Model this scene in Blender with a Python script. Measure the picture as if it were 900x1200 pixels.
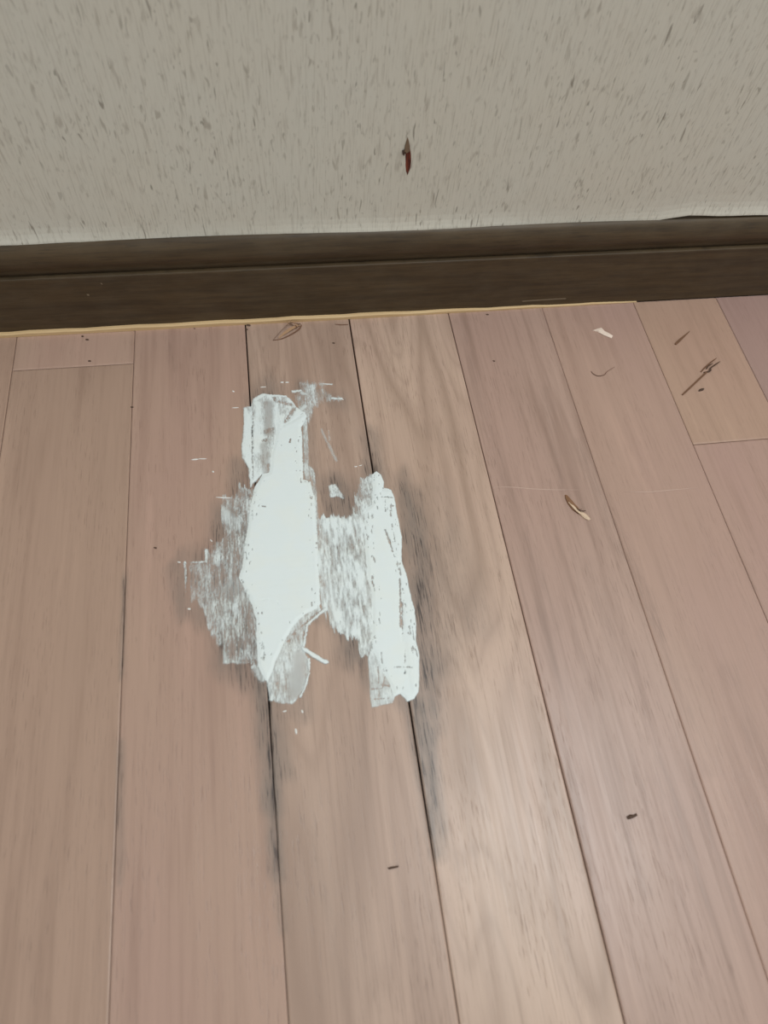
import bpy, bmesh, math, random
import numpy as np
from mathutils import Vector, Matrix

for o in list(bpy.data.objects):
    bpy.data.objects.remove(o)
scene = bpy.context.scene
COL = scene.collection

# ------------------------------------------------------------------ camera
# X runs along the wall, +Y into the wall, Z up; front foot of the baseboard is Y = 0.
FPX = 800.0
YAW, PITCH, ROLL = 0.2720388, 1.0695153, 0.1489792
BW = 0.09                                   # one floor board is about 90 mm wide
CAM = np.array([2.33472, -4.821733, 5.003973]) * BW
_f = np.array([math.sin(YAW)*math.cos(PITCH), math.cos(YAW)*math.cos(PITCH), -math.sin(PITCH)])
_r0 = np.array([math.cos(YAW), -math.sin(YAW), 0.0])
_u0 = np.cross(_r0, _f)
_r = math.cos(ROLL)*_r0 + math.sin(ROLL)*_u0
_u = -math.sin(ROLL)*_r0 + math.cos(ROLL)*_u0
cam_data = bpy.data.cameras.new('camera')
cam = bpy.data.objects.new('camera', cam_data)
COL.objects.link(cam)
M = Matrix.Identity(4)
for i in range(3):
    M[i][0], M[i][1], M[i][2], M[i][3] = _r[i], _u[i], -_f[i], CAM[i]
cam.matrix_world = M
cam_data.sensor_fit = 'VERTICAL'
cam_data.sensor_height = 36.0
cam_data.lens = FPX/1200.0*36.0
cam_data.clip_start = 0.01
cam_data.dof.use_dof = True
cam_data.dof.focus_distance = 0.56
cam_data.dof.aperture_fstop = 6.5
scene.camera = cam

# ------------------------------------------------------------------ light
world = bpy.data.worlds.new('world')
scene.world = world
world.use_nodes = True
bg = world.node_tree.nodes['Background']
bg.inputs['Color'].default_value = (0.93, 0.985, 1.0, 1)
bg.inputs['Strength'].default_value = 0.56

def area(name, loc, target, size, power, color):
    l = bpy.data.lights.new(name, 'AREA')
    l.shape = 'RECTANGLE'; l.size, l.size_y = size
    l.energy = power; l.color = color
    o = bpy.data.objects.new(name, l); COL.objects.link(o)
    o.location = loc
    o.rotation_euler = (Vector(target)-Vector(loc)).to_track_quat('-Z', 'Y').to_euler()
    return o
area('ceiling_lamp_offscreen', (1.05, -0.36, 2.35), (1.05, -0.36, 0), (0.7, 0.6), 28, (0.94, 0.985, 1.0))

vs = scene.view_settings
vs.view_transform = 'Standard'; vs.look = 'None'; vs.gamma = 1.0
vs.use_curve_mapping = False
vs.exposure = 0.0

# ------------------------------------------------------------------ helpers
def ray(px, py):
    return _f + (px-450.0)/FPX*_r - (py-600.0)/FPX*_u
def fl(px, py, z=0.0):                      # photo pixel -> point on the floor
    d = ray(px, py); return CAM + d*(z-CAM[2])/d[2]
def wl(px, py, y):                          # photo pixel -> point on the wall plane
    d = ray(px, py); return CAM + d*(y-CAM[1])/d[1]
def to_px(X, Y, Z=0.0):                     # floor points -> pixel (vectorised)
    dx, dy, dz = X-CAM[0], Y-CAM[1], Z-CAM[2]
    zc = dx*_f[0]+dy*_f[1]+dz*_f[2]
    return (450+FPX*(dx*_r[0]+dy*_r[1]+dz*_r[2])/zc,
            600-FPX*(dx*_u[0]+dy*_u[1]+dz*_u[2])/zc)

def hash2(ix, iy, seed):
    h = (ix.astype(np.int64)*374761393 + iy.astype(np.int64)*668265263 + seed*974634777) & 0xffffffff
    h = ((h ^ (h >> 13))*1274126177) & 0xffffffff
    return ((h ^ (h >> 16)) & 0xffffff)/float(0xffffff)
def vnoise(x, y, seed=0):
    ix, iy = np.floor(x), np.floor(y)
    fx, fy = x-ix, y-iy
    fx = fx*fx*(3-2*fx); fy = fy*fy*(3-2*fy)
    a, b = hash2(ix, iy, seed), hash2(ix+1, iy, seed)
    c, d = hash2(ix, iy+1, seed), hash2(ix+1, iy+1, seed)
    return (a*(1-fx)+b*fx)*(1-fy)+(c*(1-fx)+d*fx)*fy
def fbm(x, y, seed=0, n=3):
    s, a, t = 0, 1.0, 0
    for i in range(n):
        s = s+a*vnoise(x*2**i, y*2**i, seed+i*17); t += a; a *= 0.55
    return s/t
def sstep(a, b, x):
    t = np.clip((x-a)/(b-a), 0, 1); return t*t*(3-2*t)
def sdf(poly, X, Y):                        # signed distance, positive inside
    P = np.array(poly, float); n = len(P)
    d = np.full(X.shape, 1e9); ins = np.zeros(X.shape, bool)
    for i in range(n):
        a, b = P[i], P[(i+1) % n]; e = b-a
        t = np.clip(((X-a[0])*e[0]+(Y-a[1])*e[1])/max(e@e, 1e-9), 0, 1)
        d = np.minimum(d, np.hypot(X-a[0]-t*e[0], Y-a[1]-t*e[1]))
        c = ((a[1] > Y) != (b[1] > Y))
        if a[1] != b[1]:
            ins ^= c & (X < (b[0]-a[0])*(Y-a[1])/(b[1]-a[1])+a[0])
    return np.where(ins, d, -d)

def link(name, mesh, mat, parent=None, smooth=True):
    o = bpy.data.objects.new(name, mesh); COL.objects.link(o)
    if mat is not None and not mesh.materials: mesh.materials.append(mat)
    if parent is not None: o.parent = parent
    if smooth and len(mesh.polygons):
        mesh.polygons.foreach_set('use_smooth', np.ones(len(mesh.polygons), bool))
    return o
def mesh_from(name, v, f):
    m = bpy.data.meshes.new(name); m.from_pydata([tuple(map(float, q)) for q in v], [], f); m.update(); return m
def tag(o, label, cat, group=None):
    o['label'] = label; o['category'] = cat
    if group: o['group'] = group
    return o
def rebase(o):                              # move the origin to the thing's base
    me = o.data; co = np.zeros(len(me.vertices)*3); me.vertices.foreach_get('co', co); co = co.reshape(-1, 3)
    c = np.array([co[:, 0].mean(), co[:, 1].mean(), co[:, 2].min()])
    me.vertices.foreach_set('co', (co-c).ravel()); o.location = o.location+Vector(c); me.update(); return o

# ------------------------------------------------------------------ node helpers
class NT:
    def __init__(s, name):
        s.m = bpy.data.materials.new(name); s.m.use_nodes = True
        s.t = s.m.node_tree; s.t.nodes.clear()
        s.out = s.t.nodes.new('ShaderNodeOutputMaterial')
        s.p = s.t.nodes.new('ShaderNodeBsdfPrincipled')
        s.t.links.new(s.p.outputs[0], s.out.inputs[0])
    def n(s, kind, **kw):
        nd = s.t.nodes.new(kind)
        for k, v in kw.items(): setattr(nd, k, v)
        return nd
    def set(s, sock, v):
        if isinstance(v, bpy.types.NodeSocket): s.t.links.new(v, sock)
        else: sock.default_value = v
    def math(s, op, a, b=None, clamp=False):
        nd = s.n('ShaderNodeMath', operation=op, use_clamp=clamp); s.set(nd.inputs[0], a)
        if b is not None: s.set(nd.inputs[1], b)
        return nd.outputs[0]
    def mapr(s, v, a, b, c=0.0, d=1.0, smooth=True):
        nd = s.n('ShaderNodeMapRange'); nd.interpolation_type = 'SMOOTHSTEP' if smooth else 'LINEAR'
        s.set(nd.inputs[0], v)
        for i, q in enumerate((a, b, c, d)): s.set(nd.inputs[1+i], q)
        return nd.outputs[0]
    def mix(s, f, a, b, blend='MIX'):
        nd = s.n('ShaderNodeMix', data_type='RGBA', blend_type=blend)
        s.set(nd.inputs[0], f); s.set(nd.inputs[6], a); s.set(nd.inputs[7], b); return nd.outputs[2]
    def pos(s, scale=(1, 1, 1), loc=(0, 0, 0), rot=(0, 0, 0)):
        g = s.n('ShaderNodeNewGeometry')
        mp = s.n('ShaderNodeMapping'); s.t.links.new(g.outputs['Position'], mp.inputs[0])
        mp.inputs['Location'].default_value = loc; mp.inputs['Rotation'].default_value = rot
        mp.inputs['Scale'].default_value = scale; return mp.outputs[0]
    def noise(s, vec, scale=1.0, detail=2.0, rough=0.5, dist=0.0):
        nd = s.n('ShaderNodeTexNoise'); s.set(nd.inputs['Vector'], vec)
        nd.inputs['Scale'].default_value = scale; nd.inputs['Detail'].default_value = detail
        nd.inputs['Roughness'].default_value = rough; nd.inputs['Distortion'].default_value = dist
        return nd.outputs['Fac']
    def attr(s, name):
        nd = s.n('ShaderNodeAttribute'); nd.attribute_name = name; return nd.outputs['Fac']
    def bump(s, h, strength, dist):
        nd = s.n('ShaderNodeBump'); s.set(nd.inputs['Height'], h)
        nd.inputs['Strength'].default_value = strength; nd.inputs['Distance'].default_value = dist
        s.t.links.new(nd.outputs[0], s.p.inputs['Normal'])
    def col(s, c): s.set(s.p.inputs['Base Color'], c)
    def rough(s, v): s.set(s.p.inputs['Roughness'], v)

def srgb(r, g, b, k=1.0):
    f = lambda c: ((c/255.0)/12.92 if c <= 10 else (((c/255.0)+0.055)/1.055)**2.4)*k
    return (f(r), f(g), f(b), 1.0)

def plain(name, c, rough=0.7, var=0.25, sc=400):
    t = NT(name); n = t.noise(t.pos((sc, sc, sc)), 1, 3)
    dk = tuple(q*(1-var) for q in c[:3])+(1,)
    lt = tuple(min(1, q*(1+var)) for q in c[:3])+(1,)
    t.col(t.mix(n, dk, lt)); t.rough(rough); return t.m

# ------------------------------------------------------------------ wood of the floor boards
def wood(name, base, tint, pore=0.5, cath=0.0, streak=0.4, seed=0, cath_scale=(22, 3.2), stain_gain=1.0, band=9.0):
    t = NT(name)
    s = seed*3.17
    # broad colour drift and straight streaks along the grain (Y)
    drift = t.noise(t.pos((9, 3, 1), (s, s*1.7, 0)), 1, 2)
    st1 = t.noise(t.pos((75, 4.5, 1), (s*2, s, 0)), 1, 3, 0.6)
    st2 = t.noise(t.pos((320, 9, 1), (s, s*2, 0)), 1, 3, 0.6)
    c = t.mix(t.mapr(drift, 0.3, 0.7), base, tint)
    dark = tuple(q*k for q, k in zip(base[:3], (0.68, 0.64, 0.62)))+(1,)
    c = t.mix(t.math('MULTIPLY', t.mapr(st1, 0.48, 0.72), streak), c, dark)
    c = t.mix(t.math('MULTIPLY', t.mapr(st2, 0.45, 0.75), streak*0.6), c, dark)
    light = tuple(min(1, q*1.22) for q in base[:3])+(1,)
    c = t.mix(t.math('MULTIPLY', t.mapr(st1, 0.45, 0.25), 0.45), c, light)
    if cath > 0:                            # growth-ring arcs: contour bands of a stretched noise
        cn = t.noise(t.pos((cath_scale[0], cath_scale[1], 1), (s, s, 0)), 1, 1.2, 0.45)
        ring = t.math('PINGPONG', t.math('MULTIPLY', cn, band), 1.0)
        fine = t.math('PINGPONG', t.math('MULTIPLY', cn, band*3.0), 1.0)
        c = t.mix(t.math('MULTIPLY', t.mapr(ring, 0.55, 1.0), cath), c, dark)
        c = t.mix(t.math('MULTIPLY', t.mapr(fine, 0.6, 1.0), cath*0.45), c, dark)
        c = t.mix(t.math('MULTIPLY', t.mapr(ring, 0.35, 0.0), cath*0.5), c, light)
    if cath > 0:                            # long hair-fine vessel lines
        ln = t.noise(t.pos((620, 9, 1), (s*4, s, 0), (0, 0, 0.02)), 1, 3, 0.65)
        c = t.mix(t.math('MULTIPLY', t.mapr(ln, 0.55, 0.63), 0.38), c, dark)
    # open pores: short dark dashes along the grain
    pn = t.noise(t.pos((1100, 55, 1), (s*5, s, 0), (0, 0, 0.03)), 1, 2.5, 0.6)
    pm = t.noise(t.pos((40, 9, 1), (s, 0, 0)), 1, 2)
    pores = t.math('MULTIPLY', t.mapr(pn, 0.575, 0.66), t.mapr(pm, 0.33, 0.62))
    pd = tuple(q*k for q, k in zip(base[:3], (0.50, 0.46, 0.44)))+(1,)
    c = t.mix(t.math('MULTIPLY', pores, pore), c, pd)
    # water stain: greys the wood, blackens the pores; its own shape is stored per vertex
    sa = t.math('MULTIPLY', t.attr('stain'), stain_gain)
    da = t.attr('dark')
    gn = t.noise(t.pos((1000, 48, 1), (s, s*3, 0), (0, 0, 0.02)), 1, 3, 0.65)
    gn2 = t.noise(t.pos((120, 26, 1), (s*2, s, 0)), 1, 3, 0.6)
    sg = t.math('MULTIPLY', sa, t.mapr(gn2, 0.25, 0.7, 0.55, 1.1), clamp=True)
    c = t.mix(t.math('MULTIPLY', sg, 0.85), c, srgb(132, 118, 108))
    c = t.mix(t.math('MULTIPLY', t.math('MULTIPLY', sg, t.mapr(gn, 0.56, 0.63)), 0.85, clamp=True), c, srgb(66, 57, 53))
    c = t.mix(t.math('MULTIPLY', da, t.mapr(gn, 0.42, 0.62, 0.2, 1.15), clamp=True), c, srgb(52, 44, 42))
    t.col(c)
    t.rough(t.mapr(st2, 0.3, 0.7, 0.33, 0.40))
    t.p.inputs['Specular IOR Level'].default_value = 0.42
    h = t.math('SUBTRACT', t.math('MULTIPLY', st2, 0.4), t.math('MULTIPLY', pores, 0.5))
    t.bump(h, 0.25, 0.0004)
    return t.m

K = 1.10
W_L0 = wood('wood_0', srgb(165, 136, 118, K), srgb(169, 140, 122, K), 0.3, 0, 0.4, 1)
W_L1 = wood('wood_1', srgb(166, 138, 120, K), srgb(169, 140, 122, K), 0.35, 0, 0.4, 2)
W_L1b = wood('wood_1b', srgb(176, 144, 128, K), srgb(174, 146, 128, K), 0.25, 0, 0.3, 3)
W_L2 = wood('wood_2', srgb(170, 139, 124, K), srgb(173, 144, 126, K), 0.4, 0, 0.4, 4)
W_T3 = wood('wood_3', srgb(176, 150, 133, K), srgb(168, 140, 123, K), 0.6, 0.45, 0.4, 5, (18, 2.6))
W_T4 = wood('wood_4', srgb(184, 158, 139, K), srgb(182, 153, 136, K), 0.6, 0.55, 0.35, 6, (20, 3.4), 1.0, 8)
W_P5 = wood('wood_5', srgb(172, 144, 129, K), srgb(168, 138, 124, K), 0.5, 0.0, 0.75, 7)
W_P6 = wood('wood_6', srgb(171, 141, 125, K), srgb(168, 136, 124, K), 0.3, 0.0, 0.4, 8)
W_P7 = wood('wood_7', srgb(172, 142, 122, K), srgb(170, 138, 120, K), 0.25, 0.0, 0.35, 9)
W_P8 = wood('wood_8', srgb(160, 130, 120, K), srgb(156, 128, 118, K), 0.3, 0.0, 0.35, 10)

# ------------------------------------------------------------------ floor
dark_gap = plain('gap_dirt', srgb(40, 32, 28), 0.9)
v = [(-1.2, -1.6, -0.0075), (1.9, -1.6, -0.0075), (1.9, 0.012, -0.0075), (-1.2, 0.012, -0.0075),
     (-1.2, -1.6, -0.02), (1.9, -1.6, -0.02), (1.9, 0.012, -0.02), (-1.2, 0.012, -0.02)]
floor = link('floor', mesh_from('floor', v, [(0, 1, 2, 3), (7, 6, 5, 4), (0, 4, 5, 1), (1, 5, 6, 2), (2, 6, 7, 3), (3, 7, 4, 0)]), dark_gap, None, False)
floor['kind'] = 'structure'
tag(floor, 'pinkish brown hardwood strip floor laid square to the wall', 'floor')

SEAM = np.array([-0.05534, 0.99869, 2.02719, 3.03236, 4.03318, 5.01636, 6.00747, 6.94009])*BW
xs = list(SEAM)
gaps = [0.0004, 0.0004, 0.0011, 0.0013, 0.0007, 0.00035, 0.0004, 0.0003]
while xs[0] > -0.9: xs.insert(0, xs[0]-BW); gaps.insert(0, 0.0006)
while xs[-1] < 1.7: xs.append(xs[-1]+BW); gaps.append(0.0006)
i0 = xs.index(SEAM[0])

# stains in photo pixels: (x0,y0,x1,y1, half width, strength)  -> capsules on the floor
STAIN = [
    (482, 610, 496, 800, 16, 0.85), (492, 640, 515, 760, 24, 0.5), (515, 600, 545, 720, 22, 0.28), (474, 570, 490, 640, 12, 0.5),
    (436, 520, 446, 580, 14, 0.7), (432, 560, 445, 620, 13, 0.5), (540, 640, 570, 720, 18, 0.14),
    (492, 820, 508, 950, 15, 0.85), (505, 880, 512, 985, 11, 0.7), (478, 815, 492, 900, 9, 0.5), (500, 800, 505, 840, 22, 0.5),
    (308, 815, 318, 930, 14, 0.95), (316, 900, 324, 1010, 11, 0.8), (322, 830, 330, 900, 14, 0.6), (322, 1000, 330, 1080, 8, 0.4),
    (300, 640, 300, 770, 26, 0.85), (265, 630, 268, 760, 22, 0.85), (228, 665, 240, 715, 20, 0.65), (205, 675, 215, 715, 12, 0.6),
    (280, 560, 275, 640, 14, 0.6), (390, 580, 395, 640, 18, 0.4), (405, 600, 415, 740, 24, 0.8), (380, 722, 440, 762, 9, 0.6),
    (405, 762, 432, 778, 7, 0.35), (354, 470, 370, 560, 9, 0.3), (360, 455, 395, 470, 10, 0.4), (142, 890, 140, 1010, 6, 0.45),
    (146, 690, 143, 780, 4, 0.5), (300, 560, 300, 480, 14, 0.6), (345, 800, 350, 830, 18, 0.5), (440, 800, 470, 815, 14, 0.6),
    (320, 470, 330, 560, 18, 0.6), (330, 870, 335, 900, 12, 0.3)]
DARK = [
    (316, 815, 318, 878, 2.2, 0.9), (317, 870, 323, 1000, 3.0, 0.6), (311, 830, 318, 900, 4, 0.35),
    (437, 535, 440, 552, 3, 0.7), (487, 830, 508, 985, 2.5, 0.5), (482, 812, 492, 830, 5, 0.5), (505, 890, 508, 940, 3, 0.3),
    (146, 690, 144, 770, 1.6, 0.55), (141, 895, 139, 960, 3.0, 0.28), (492, 700, 498, 790, 4, 0.7), (488, 650, 492, 700, 3, 0.5), (297, 640, 303, 790, 3, 0.5), (285, 600, 288, 770, 16, 0.35), (250, 660, 270, 760, 16, 0.25), (395, 600, 415, 750, 20, 0.28), (435, 560, 430, 600, 10, 0.25), (305, 470, 300, 560, 12, 0.2), (500, 660, 512, 800, 10, 0.35)]
# grain streaks of single boards (dark heartwood streaks)
STREAK = [(690, 545, 765, 720, 7, 0.35), (765, 720, 822, 880, 8, 0.3), (640, 470, 655, 560, 5, 0.25), (700, 700, 790, 960, 9, 0.22),
          (620, 640, 650, 720, 6, 0.25), (545, 400, 590, 560, 6, 0.2), (198, 410, 203, 430, 4, 0.3), (650, 760, 740, 1010, 10, 0.2),
          (860, 800, 900, 900, 10, 0.25), (372, 1005, 410, 1200, 5, 0.16), (505, 505, 540, 520, 10, 0.22), (475, 470, 490, 480, 6, 0.15)]
def caps(lst, X, Y, soft):
    o = np.zeros(X.shape)
    for x0, y0, x1, y1, r, s in lst:
        e = np.array([x1-x0, y1-y0], float)
        t = np.clip(((X-x0)*e[0]+(Y-y0)*e[1])/(e@e), -0.15, 1.15)
        d = np.hypot(X-x0-t*e[0], Y-y0-t*e[1])
        o = 1-(1-o)*(1-s*sstep(1.0+soft, 0.15, d/r))
    return o

def gap_k(g, Y):                               # the two wet seams stand open near the wall and close up further out
    if g < 0.00095: return np.full(np.shape(Y), g)
    lim = -0.33 if g < 0.0012 else -0.40
    return g*(0.38+0.62*sstep(lim-0.07, lim+0.03, Y))
def plank(x0, x1, y0, y1, g0, g1, mat, dz, fine, name='plank', nd=None):
    a, b = x0+0.0002, x1-0.0002
    nx = int((b-a)/0.0011) if fine else 3
    ny = int((y1-y0)/0.003) if fine else 3
    gx = np.concatenate([[a, a+0.00025], np.linspace(a+0.0009, b-0.0009, nx), [b-0.00025, b]])
    gy = np.concatenate([[y0, y0+0.0003], np.linspace(y0+0.0012, y1-0.0012, ny), [y1-0.0003, y1]])
    X, Y = np.meshgrid(gx, gy)
    Z = np.full(X.shape, dz)
    ex = np.minimum(X-a, b-X); ey = np.minimum(Y-y0, y1-Y); e = np.minimum(ex, ey)
    Z -= 0.00045*np.clip(1-e/0.0009, 0, 1)**1.5
    tx = (X-a)/(b-a)
    X = X+(gap_k(g0, Y)/2-0.0002)*(1-tx)-(gap_k(g1, Y)/2-0.0002)*tx
    h, w = X.shape
    V = np.stack([X, Y, Z], -1).reshape(-1, 3)
    idx = np.arange(h*w).reshape(h, w)
    F = np.stack([idx[:-1, :-1], idx[:-1, 1:], idx[1:, 1:], idx[1:, :-1]], -1).reshape(-1, 4).tolist()
    rim = list(idx[0, :])+list(idx[1:, -1])+list(idx[-1, -2::-1])+list(idx[-2:0:-1, 0])
    n0 = len(V); low = V[rim].copy(); low[:, 2] = -0.0075
    V = np.vstack([V, low]); m = len(rim)
    F += [(rim[i], n0+i, n0+(i+1) % m, rim[(i+1) % m]) for i in range(m)]
    F.append(tuple(n0+i for i in range(m))[::-1])
    c = np.array([(a+b)/2, (y0+y1)/2, 0.0])
    me = bpy.data.meshes.new(name)
    me.from_pydata((V-c).tolist(), [], F); me.update()
    if fine:
        px, py = to_px(V[:, 0], V[:, 1])
        wob = 5*(fbm(V[:, 0]*120, V[:, 1]*40, 3)-0.5)
        st = caps(STAIN, px+wob, py+4*wob, 0.5)
        dk = caps(DARK, px+wob*0.2, py, 0.6)
        dk = np.maximum(dk, 0.45*caps(STREAK, px+wob, py, 0.8))
        for nm, arr in (('stain', st), ('dark', dk)):
            at = me.attributes.new(nm, 'FLOAT', 'POINT'); at.data.foreach_set('value', arr.astype(np.float32))
    o = link(name, me, mat, floor, False)
    o.location = c
    return o

random.seed(4)
Y1 = 0.0012
front = -1.55
cols = {-1: ([], [W_L0]), 0: ([fl(85, 430)[1]], [W_L1b, W_L1]), 1: ([], [W_L2]), 2: ([], [W_T3]), 3: ([], [W_T4]), 4: ([], [W_P5]),
        5: ([], [W_P6]), 6: ([fl(860, 517)[1]], [W_P7, W_P6]), 7: ([], [W_P8])}
allw = [W_L0, W_L1, W_L2, W_T3, W_P5, W_P6, W_P7]
PL = {}
for i in range(len(xs)-1):
    k = i-i0
    cuts, mats = cols.get(k, ([-random.uniform(0.2, 0.9)], [random.choice(allw), random.choice(allw)]))
    near = -0.80 if k in cols else None
    ys = [Y1]+list(cuts)+([-0.78-0.08*((k*5) % 7)] if k in cols else [])+[front]
    mats = list(mats)+([random.choice(allw)] if k in cols else [])
    for j in range(len(ys)-1):
        fine = k in cols and j < len(cuts)+1
        b, a = ys[j], ys[j+1]
        g = 0.0004
        p = plank(xs[i], xs[i+1], a+(g/2 if j < len(ys)-2 else 0), b-(g/2 if j else 0), gaps[i], gaps[i+1], mats[j],
                  random.uniform(-0.00012, 0.00008), fine)
        PL[(k, j)] = p

# ------------------------------------------------------------------ baseboard
def bb_mat(name, seed, dust_amt=0.10):
    t = NT(name)
    n1 = t.noise(t.pos((9, 1, 160), (seed, 0, 0)), 1, 4, 0.6)
    n2 = t.noise(t.pos((40, 1, 900), (seed, 0, 0)), 1, 3, 0.6)
    dust = t.noise(t.pos((30, 30, 60), (seed*2, 0, 0)), 1, 4, 0.65)
    c = t.mix(t.mapr(n1, 0.3, 0.7), srgb(66, 52, 35), srgb(84, 67, 45))
    c = t.mix(t.math('MULTIPLY', t.mapr(n2, 0.5, 0.7), 0.5), c, srgb(42, 34, 25))
    c = t.mix(t.math('MULTIPLY', t.mapr(dust, 0.35, 0.75), dust_amt), c, srgb(128, 118, 100))
    t.col(c); t.rough(0.5); t.p.inputs['Specular IOR Level'].default_value = 0.35; t.bump(n2, 0.15, 0.0003)
    return t.m
BB = bb_mat('baseboard_brown', 1.0); BB2 = bb_mat('baseboard_brown_face', 7.0)
XL, XR = -1.2, 1.9
def extrude_profile(name, prof, mat, parent=None, nseg=60, wob=None, close=True):
    xsg = np.linspace(XL, XR, nseg+1); n = len(prof); V = []
    for x in xsg:
        for (y, z) in prof:
            V.append((x, y, z+(wob(x, y, z) if wob else 0)))
    F = []
    for s in range(nseg):
        for i in range(n if close else n-1):
            a, b = s*n+i, s*n+(i+1) % n
            F.append((a, b, b+n, a+n))
    F.append(tuple(range(n))[::-1]); F.append(tuple(nseg*n+i for i in range(n)))
    o = link(name, mesh_from(name, V, F), mat, parent, False)
    return o
YW = 0.0115                                   # face of the wallpaper
HT = 0.0845
face = [(0.0120, 0.0001), (0.0016, 0.0001), (0.0016, 0.0562), (0.0018, 0.0570), (0.0023, 0.0574), (0.0048, 0.0576), (0.0120, 0.0576)]
baseboard = extrude_profile('baseboard_back', face, BB2)
baseboard['kind'] = 'structure'
tag(baseboard, 'dark brown wooden baseboard with a rounded cap moulding', 'baseboard')
cap = [(0.0130, 0.0580), (0.0052, 0.0580), (0.0056, 0.0600), (0.0054, 0.0622), (0.0046, 0.0645), (0.0036, 0.0665)]
for i in range(10):
    a = math.radians(i*9.6)
    cap.append((0.0028+0.0086*(1-math.cos(a)), 0.0690+0.0150*math.sin(a)))
cap += [(0.0120, 0.0850), (0.0122, 0.0960), (0.0130, 0.0960)]
c_o = extrude_profile('cap_moulding', cap, BB, baseboard)
for f in c_o.data.polygons: f.use_smooth = True
strip_m = NT('bare_wood_strip')
ns = strip_m.noise(strip_m.pos((25, 1, 400)), 1, 4, 0.6)
strip_m.col(strip_m.mix(ns, srgb(204, 168, 120), srgb(226, 196, 150))); strip_m.rough(0.6)
# thin bare strip along the foot of the baseboard; it tapers out towards the right
V, F = [], []
xa, xb = XL, fl(745, 352)[0]
ng = 120
for i in range(ng+1):
    x = xa+(xb-xa)*i/ng
    t = max(0.0, (x-0.28)/(xb-0.28))
    hgt = 0.0040*(1-0.75*t)+0.0004*math.sin(x*90)+0.0002*math.sin(x*231)
    dep = 0.0030*(1-0.6*t)
    V += [(x, 0.0016, 0.0001), (x, 0.0016-dep, 0.0001), (x, 0.0016-dep, hgt*0.8), (x, 0.0016-dep*0.7, hgt), (x, 0.0016, hgt)]
for i in range(ng):
    for j in range(5):
        a, b = i*5+j, i*5+(j+1) % 5
        F.append((a, b, b+5, a+5))
F += [(4, 3, 2, 1, 0), tuple(ng*5+j for j in range(5))]
trim = link('trim_1', mesh_from('trim_1', V, F), strip_m.m, None, False)
trim['kind'] = 'structure'
tag(trim, 'thin bare yellowish wood strip under the dark baseboard', 'trim')

# ------------------------------------------------------------------ wall (wallpaper with a torn gouge)
t = NT('wallpaper')
big = t.noise(t.pos((7, 1, 9), (3, 0, 1)), 1, 3, 0.6)
mid = t.noise(t.pos((60, 1, 45), (1, 0, 0)), 1, 4, 0.6)
c = t.mix(t.mapr(big, 0.3, 0.7), srgb(213, 207, 191), srgb(213, 209, 195))
c = t.mix(t.math('MULTIPLY', t.mapr(mid, 0.3, 0.7), 0.4), c, srgb(214, 208, 193))
fib = t.noise(t.pos((900, 1, 40), (0, 0, 0), (0, 0.04, 0)), 1, 3, 0.6)
c = t.mix(t.math('MULTIPLY', t.mapr(fib, 0.5, 0.72), 0.5), c, srgb(166, 157, 141))
c = t.mix(t.math('MULTIPLY', t.mapr(fib, 0.42, 0.25), 0.5), c, srgb(222, 217, 203))
w1 = t.noise(t.pos((25, 1, 20), (5, 0, 2)), 1, 2)
def fleck(scale, loc, rot, lo, hi, amt, colr):
    global c
    n = t.noise(t.pos(scale, loc, rot), 1, 1.5, 0.5, 0.6)
    c = t.mix(t.math('MULTIPLY', t.math('MULTIPLY', t.mapr(n, lo, hi), t.mapr(w1, 0.3, 0.6, 0.35, 1.0)), amt), c, colr)
fleck((300, 1, 85), (3, 0, 9), (0, 0.10, 0), 0.60, 0.78, 0.55, srgb(144, 134, 118))
fleck((210, 1, 62), (13, 0, 4), (0, -0.14, 0), 0.62, 0.80, 0.50, srgb(150, 139, 123))
fleck((460, 1, 140), (8, 0, 31), (0, 0.05, 0), 0.60, 0.76, 0.50, srgb(142, 133, 117))
fleck((380, 1, 70), (21, 0, 17), (0, 0.22, 0), 0.66, 0.74, 0.65, srgb(116, 106, 92))
t.col(c); t.rough(0.75)
hb = t.math('ADD', t.math('MULTIPLY', fib, 0.6), t.math('MULTIPLY', mid, 0.5))
t.bump(hb, 0.5, 0.0005)
WALLP = t.m

# gouge outline in the photo, mapped onto the wall face
hole_px = [(477.6, 161.5), (476.2, 166), (474.4, 171), (473.8, 176), (471.6, 179), (472.8, 181.5), (475, 180), (475.2, 188), (475.2, 195), (475.8, 201),
           (477.4, 206), (479.4, 202), (481.2, 197), (482.0, 190), (481.8, 183), (481.0, 177), (479.8, 171), (478.8, 166)]
hole = [wl(x, y, YW) for x, y in hole_px]
def edge_z(x):
    px, py = to_px(np.array([x]), np.array([YW]), 0.0845)
    s = float(px[0])
    z = 0.0832+0.0005*math.sin(x*37)+0.0003*math.sin(x*113+1)
    z += 0.0030*float(sstep(760, 820, s))+0.0012*math.exp(-((s-800)/18)**2) - 0.0012*float(sstep(840, 1000, s))
    return z
bm = bmesh.new()
nb = 240
top = 2.4
xsw = np.linspace(XL, XR, nb+1)
lipz = 0.018
base_row = [bm.verts.new((x, YW, edge_z(x)+lipz)) for x in xsw]
tl = bm.verts.new((XL, YW, top)); tr = bm.verts.new((XR, YW, top))
hv = [bm.verts.new((q[0], YW, q[2])) for q in hole]
edges = [bm.edges.new((base_row[i], base_row[i+1])) for i in range(nb)]
edges += [bm.edges.new((base_row[-1], tr)), bm.edges.new((tr, tl)), bm.edges.new((tl, base_row[0]))]
edges += [bm.edges.new((hv[i], hv[(i+1) % len(hv)])) for i in range(len(hv))]
bmesh.ops.triangle_fill(bm, edges=edges, use_beauty=True, use_dissolve=False, normal=(0, -1, 0))
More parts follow.
